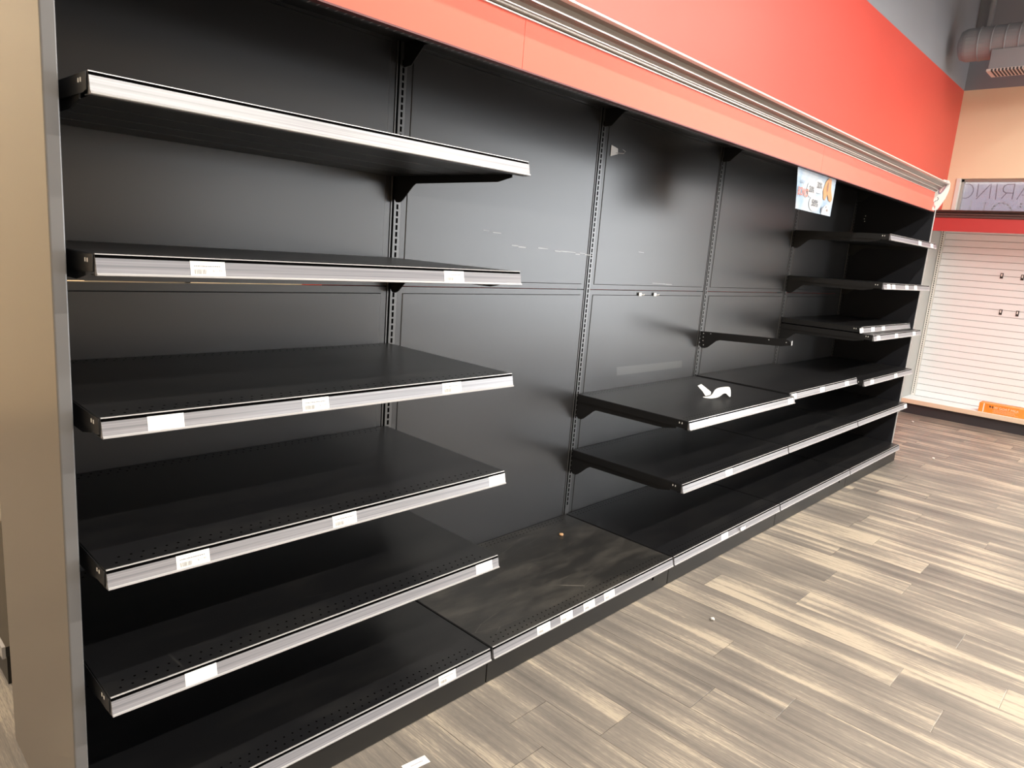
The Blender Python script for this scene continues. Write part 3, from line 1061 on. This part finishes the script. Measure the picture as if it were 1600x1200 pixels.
TXT = mat('dark_poster_text', (0.02, 0.02, 0.026), 0.5)
poster_text('20%', 0.046, 3.612, 1.981, TXT, 1.0)
poster_text('30%', 0.046, 3.718, 2.014, TXT, 1.0)
poster_text('50%', 0.050, 3.690, 1.914, TXT, 1.15)
poster_text('save', 0.026, 3.47, 2.012, mat('pale_blue_text', (0.16, 0.22, 0.30), 0.5), 1.2, 'script_text')
poster_text('BONO', 0.060, 3.495, 1.955, mat('orange_poster_text', (0.42, 0.07, 0.02), 0.5), 0.85, 'headline_text')
CATM = worn_black('orange_cat_print', (0.34, 0.13, 0.025), (0.42, 0.25, 0.10), 0.5, 0.9, 0.0)
obj('cat_picture', flat_poly([(x - PX, z - PZ) for x, z in ((3.85, 2.072), (3.81, 2.048), (3.786, 1.998), (3.806, 1.952), (3.832, 1.944), (3.856, 1.98), (3.888, 1.949), (3.925, 1.944), (3.940, 1.962), (3.903, 2.01), (3.888, 2.068))], 0.003), CATM, sh)
obj('cat_shade', flat_poly(ell(3.845 - PX, 2.02 - PZ, 0.012, 0.028, 10), 0.004), mat('brown_cat_print', (0.15, 0.06, 0.02), 0.5), sh)
obj('dog_picture', flat_poly([(x - PX, z - PZ) for x, z in ((3.815, 1.864), (3.80, 1.88), (3.835, 1.91), (3.868, 1.926), (3.905, 1.918), (3.915, 1.892), (3.895, 1.866))], 0.003), WHT, sh)
obj('dog_ear', flat_poly(ell(3.808 - PX, 1.890 - PZ, 0.010, 0.018, 10), 0.004), mat('dark_ear_print', (0.10, 0.11, 0.14), 0.5), sh)
obj('dog_muzzle', flat_poly(ell(3.888 - PX, 1.893 - PZ, 0.014, 0.007, 10), 0.004), mat('brown_muzzle_print', (0.16, 0.11, 0.09), 0.5), sh)
obj('dog_eye', flat_poly(ell(3.868 - PX, 1.910 - PZ, 0.005, 0.006, 8), 0.004), TXT, sh)

# ================================================================== rounded white sign on the canopy's far end
n_ = Vector((-0.75, -0.66, 0)).normalized()
e1 = Vector((0.66, -0.75, 0)).normalized()
sg = thing('end_sign', 'white rounded card with an oval emblem at the far end of the cornice', 'sign', (6.06, -0.66, 2.2))
SIGN = [(-0.0278, 0.1247), (0.0171, 0.1168), (0.0286, 0.0975), (0.0314, 0.0663), (0.0242, 0.0207), (0.0116, -0.0209), (-0.0116, -0.0679), (-0.0356, -0.1106),
        (-0.0666, -0.1174), (-0.0981, -0.097), (-0.1108, -0.0662), (-0.1079, -0.0207), (-0.0874, 0.017), (-0.0611, 0.0594), (-0.0422, 0.0923)]
ELL = [(-0.0478, 0.0086), (-0.0552, 0.0284), (-0.0512, 0.0557), (-0.036, 0.0838), (-0.0154, 0.1077), (0.0019, 0.1126), (0.006, 0.0958), (0.0012, 0.0685), (-0.0131, 0.036), (-0.0315, 0.0121)]


def sign_poly(pts, d0, d1):
    bm = bmesh.new()
    a = [bm.verts.new(e1 * u + Vector((0, 0, v)) + n_ * d1) for u, v in pts]
    b = [bm.verts.new(e1 * u + Vector((0, 0, v)) + n_ * d0) for u, v in pts]
    bm.faces.new(a); bm.faces.new(b[::-1])
    for i in range(len(pts)):
        bm.faces.new((a[i], b[i], b[(i + 1) % len(pts)], a[(i + 1) % len(pts)]))
    return bm


obj('sign_card', sign_poly(SIGN, 0.0, 0.003), mat('sign_white', (0.52, 0.515, 0.50), 0.5), sg)
obj('oval_emblem', sign_poly(ELL, 0.003, 0.0036), mat('grey_blue_emblem', (0.13, 0.12, 0.19), 0.5), sg)
cx, cz = sum(p[0] for p in ELL) / 10, sum(p[1] for p in ELL) / 10
obj('oval_field', sign_poly([(cx + (u - cx) * 0.78, cz + (v - cz) * 0.84) for u, v in ELL], 0.0036, 0.0040), mat('pink_emblem_field', (0.42, 0.20, 0.23), 0.5), sg)


def sign_strokes(lines, w, d):
    bm = bmesh.new()
    for s in lines:
        for (ua, va), (ub, vb) in zip(s, s[1:]):
            dd = Vector((ub - ua, vb - va))
            nn = Vector((-dd.y, dd.x)).normalized() * w
            q = [(ua + nn.x, va + nn.y), (ub + nn.x, vb + nn.y), (ub - nn.x, vb - nn.y), (ua - nn.x, va - nn.y)]
            bm.faces.new([bm.verts.new(e1 * u + Vector((0, 0, v)) + n_ * d) for u, v in q])
    return bm


obj('emblem_lettering', sign_strokes([[(-0.040, 0.026), (-0.030, 0.045)], [(-0.030, 0.045), (-0.036, 0.056)], [(-0.026, 0.052), (-0.016, 0.074)], [(-0.020, 0.066), (-0.008, 0.082)], [(-0.010, 0.084), (-0.004, 0.098)]], 0.0022, 0.0046), WHITE, sg)
obj('red_lettering', sign_strokes([[(-0.0802, -0.0458), (-0.0762, -0.0909)], [(-0.0748, -0.0499), (-0.0649, -0.09)], [(-0.0575, -0.0804), (-0.0578, -0.1031)]], 0.0028, 0.0036), mat('red_sign_print', (0.42, 0.07, 0.06), 0.5), sg)
obj('dark_lettering', sign_strokes([[(-0.0521, -0.012), (-0.0401, -0.027), (-0.0529, -0.0438)], [(-0.0583, -0.0396), (-0.0671, -0.0539)], [(-0.0924, -0.0784), (-0.0904, -0.101)]], 0.0028, 0.0036), mat('dark_sign_print', (0.08, 0.08, 0.10), 0.5), sg)

# ================================================================== small things left behind
# torn curled paper on the long shelf
tp = thing('torn_paper', 'torn curled white paper strip lying on the black shelf', 'paper', (3.16, -0.40, 0.8165))
bm = bmesh.new()
strip = [  # near-edge point, far-edge point (x, y, z)
    ((-0.150, -0.030, 0.006), (-0.163, -0.008, 0.012)), ((-0.100, -0.052, 0.002), (-0.090, -0.022, 0.004)), ((-0.030, -0.052, 0.006), (-0.020, -0.005, 0.012)),
    ((0.010, -0.046, 0.018), (0.040, 0.020, 0.030)), ((0.040, -0.050, 0.022), (0.110, 0.010, 0.036)), ((0.030, -0.072, 0.008), (0.150, -0.010, 0.038)), ((0.020, -0.095, 0.001), (0.165, -0.012, 0.030))]
for (a0, b0), (a1, b1) in zip(strip, strip[1:]):
    vs = [bm.verts.new(p) for p in (a0, a1, b1, b0)]
    bm.faces.new(vs)
bmesh.ops.remove_doubles(bm, verts=bm.verts, dist=1e-5)
o = obj('paper_curl', bm, PAPER, tp)
md = o.modifiers.new('smooth', 'SUBSURF'); md.levels = 2; md.render_levels = 2
md = o.modifiers.new('thick', 'SOLIDIFY'); md.thickness = 0.0008
bm = bmesh.new()
tip = [bm.verts.new(p) for p in ((-0.020, 0.010, 0.004), (0.02, 0.03, 0.012), (0.040, 0.105, 0.040), (-0.01, 0.10, 0.036), (-0.050, 0.045, 0.020), (-0.075, 0.01, 0.002))]
bm.faces.new((tip[0], tip[1], tip[2], tip[3], tip[4]))
bm.faces.new((tip[0], tip[4], tip[5]))
o = obj('paper_flap', bm, PAPER, tp)
md = o.modifiers.new('thick', 'SOLIDIFY'); md.thickness = 0.0008


def pebble(name, label, cat, loc, r, m, squash=0.6, seed=1):
    rnd = random.Random(seed)
    bm = bmesh.new()
    bmesh.ops.create_icosphere(bm, subdivisions=2, radius=r)
    for v in bm.verts:
        v.co *= 1 + rnd.uniform(-0.22, 0.22)
        v.co.z *= squash
    zmin = min(v.co.z for v in bm.verts)
    for v in bm.verts:
        v.co.z -= zmin
    o = obj(name, bm, m, None, loc)
    for p in o.data.polygons:
        p.use_smooth = True
    return tag(o, label, cat)


KIB = mat('tan_crumb', (0.62, 0.36, 0.18), 0.6, noise=0.3, nscale=80)
WCR = mat('white_crumb', (0.8, 0.78, 0.74), 0.6)
pebble('crumb', 'small tan crumb on the scuffed base shelf of the second bay', 'crumb', (2.19, -0.177, 0.1506), 0.011, KIB, seed=3)
pebble('crumb', 'white crumb alone on the wood floor in front of the second bay', 'crumb', (2.312, -0.963, 0.0005), 0.010, WCR, seed=5)
pebble('crumb', 'tiny white speck on the floor near the far slatwall corner', 'crumb', (8.068, -0.291, 0.0005), 0.013, WCR, seed=8)
pebble('crumb', 'tiny white speck on the floor right of the far base shelf', 'crumb', (6.512, -0.854, 0.0005), 0.012, WCR, seed=9)

ls = thing('floor_label', 'white printed shelf label dropped on the floor at the bottom edge', 'label', (0.785, -0.800, 0.0008), rot=(0, 0, -0.12))
boxobj('label_paper', -0.041, 0.041, -0.0165, 0.0165, 0.0, 0.0006, PAPER, ls)
bm = bmesh.new()
x = -0.018
while x < 0.02:
    bm.faces.new([bm.verts.new(p) for p in ((x, -0.003, 0.0009), (x + 0.003, -0.003, 0.0009), (x + 0.003, 0.0015, 0.0009), (x, 0.0015, 0.0009))])
    x += 0.0042
stuff(obj('faint_print', bm, mat('faint_ink', (0.45, 0.42, 0.45), 0.7), ls))

# torn white label corner stuck on the third bay's base shelf strip
bm = bmesh.new()
bm.faces.new([bm.verts.new(p) for p in ((0, 0, 0.02), (0.02, -0.002, 0.024), (0.045, -0.001, 0.018), (0.062, 0, 0.02), (0.058, -0.003, 0.006), (0.03, -0.003, 0.0), (0.006, -0.002, 0.004))])
o = obj('label_scrap', bm, PAPER, None, (3.112, -0.684, 0.116))
md = o.modifiers.new('thick', 'SOLIDIFY'); md.thickness = 0.0006
tag(o, 'torn white label scrap on the third bay base shelf edge', 'label')

# white plastic clips on the back panels
clip = thing('panel_clip', 'grey bent plastic clip high on the back panel of the third bay', 'clip', (2.528, -0.001, 2.050))
bm = bmesh.new()
vs = [bm.verts.new(p) for p in ((-0.012, -0.001, 0.026), (0.030, -0.012, 0.014), (0.034, -0.012, -0.012), (-0.012, -0.001, -0.028))]
bm.faces.new(vs)
o = obj('clip_plate', bm, mat('pale_grey_plastic', (0.50, 0.50, 0.50), 0.45), clip)
md = o.modifiers.new('thick', 'SOLIDIFY'); md.thickness = 0.0015
bm = bmesh.new()
tube(bm, [(0.022, -0.012, -0.008), (0.06, -0.03, -0.006), (0.068, -0.034, 0.004), (0.05, -0.028, 0.012)], 0.002)
obj('clip_wire', bm, mat('grey_wire', (0.35, 0.35, 0.36), 0.35, metal=0.6), clip)
for x, lab in ((2.915, 'small white peg tag under the panel seam, left of the pair'), (3.066, 'small white peg tag under the panel seam, right of the pair')):
    t = thing('peg_tag', lab, 'tag', (x, -0.001, 1.338), 'peg tags under the seam')
    boxobj('tag_plate', -0.013, 0.013, -0.006, -0.003, -0.009, 0.009, WHITE, t, bevel=0.001)
    bm = bmesh.new()
    tube(bm, [(0.010, -0.005, -0.002), (0.022, -0.014, -0.002), (0.026, -0.016, 0.002)], 0.0022)
    obj('peg_stub', bm, WHITE, t)

# residue of a peeled label strip on the third bay's lower panel
bp = back_panels[(2, 0)]
bm = bmesh.new()
bm.faces.new([bm.verts.new(p) for p in ((2.778, -0.0012, 0.887), (3.478, -0.0012, 0.884), (3.470, -0.0012, 0.928), (2.768, -0.0012, 0.935))])
o = obj('label_residue', bm, mat('grey_glue_film', (0.042, 0.042, 0.040), 0.32), bp)
o.location = -bp.location
o['label'] = 'pale glue strip left by a peeled label'

# scuff marks on the panels
bm = bmesh.new()
rnd = random.Random(11)
for (x0, x1, z, w) in ((1.86, 2.40, 1.548, 0.003), (2.86, 2.94, 1.565, 0.002), (3.0, 3.25, 1.405, 0.0025), (1.68, 1.74, 1.60, 0.002)):
    x = x0
    while x < x1:
        s = rnd.uniform(0.02, 0.07)
        dz = rnd.uniform(-0.004, 0.004) - (x - x0) * 0.03
        if rnd.random() > 0.25:
            bm.faces.new([bm.verts.new(p) for p in ((x, -0.0012, z + dz - w * rnd.random()), (x + s, -0.0012, z + dz - 0.002), (x + s, -0.0012, z + dz + w * rnd.random()), (x, -0.0012, z + dz + w))])
        x += s
sc_ = obj('scuff_mark', bm, mat('grey_scuff', (0.20, 0.20, 0.20), 0.36), back_panels[(1, 1)])
sc_.location = -back_panels[(1, 1)].location
stuff(sc_)

# low shelving glimpsed past the left end panel
lo = thing('low_shelf', 'low black shelf with a pale ticket strip glimpsed behind the left end panel', 'shelf', (0.0, 0.30, 0))
boxobj('kick_plate', 0.0, 0.012, 0.06, 1.2, 0.0, 0.10, KICK, lo)
boxobj('tray', -0.004, 0.6, 0.05, 1.2, 0.105, 0.14, BLACK_PLAIN, lo)
boxobj('price_channel', -0.014, -0.004, 0.05, 1.2, 0.10, 0.142, CHANNEL_LIP, lo)
boxobj('back_panel', 0.58, 0.6, 0.05, 1.2, 0.14, 1.4, PANEL, lo)
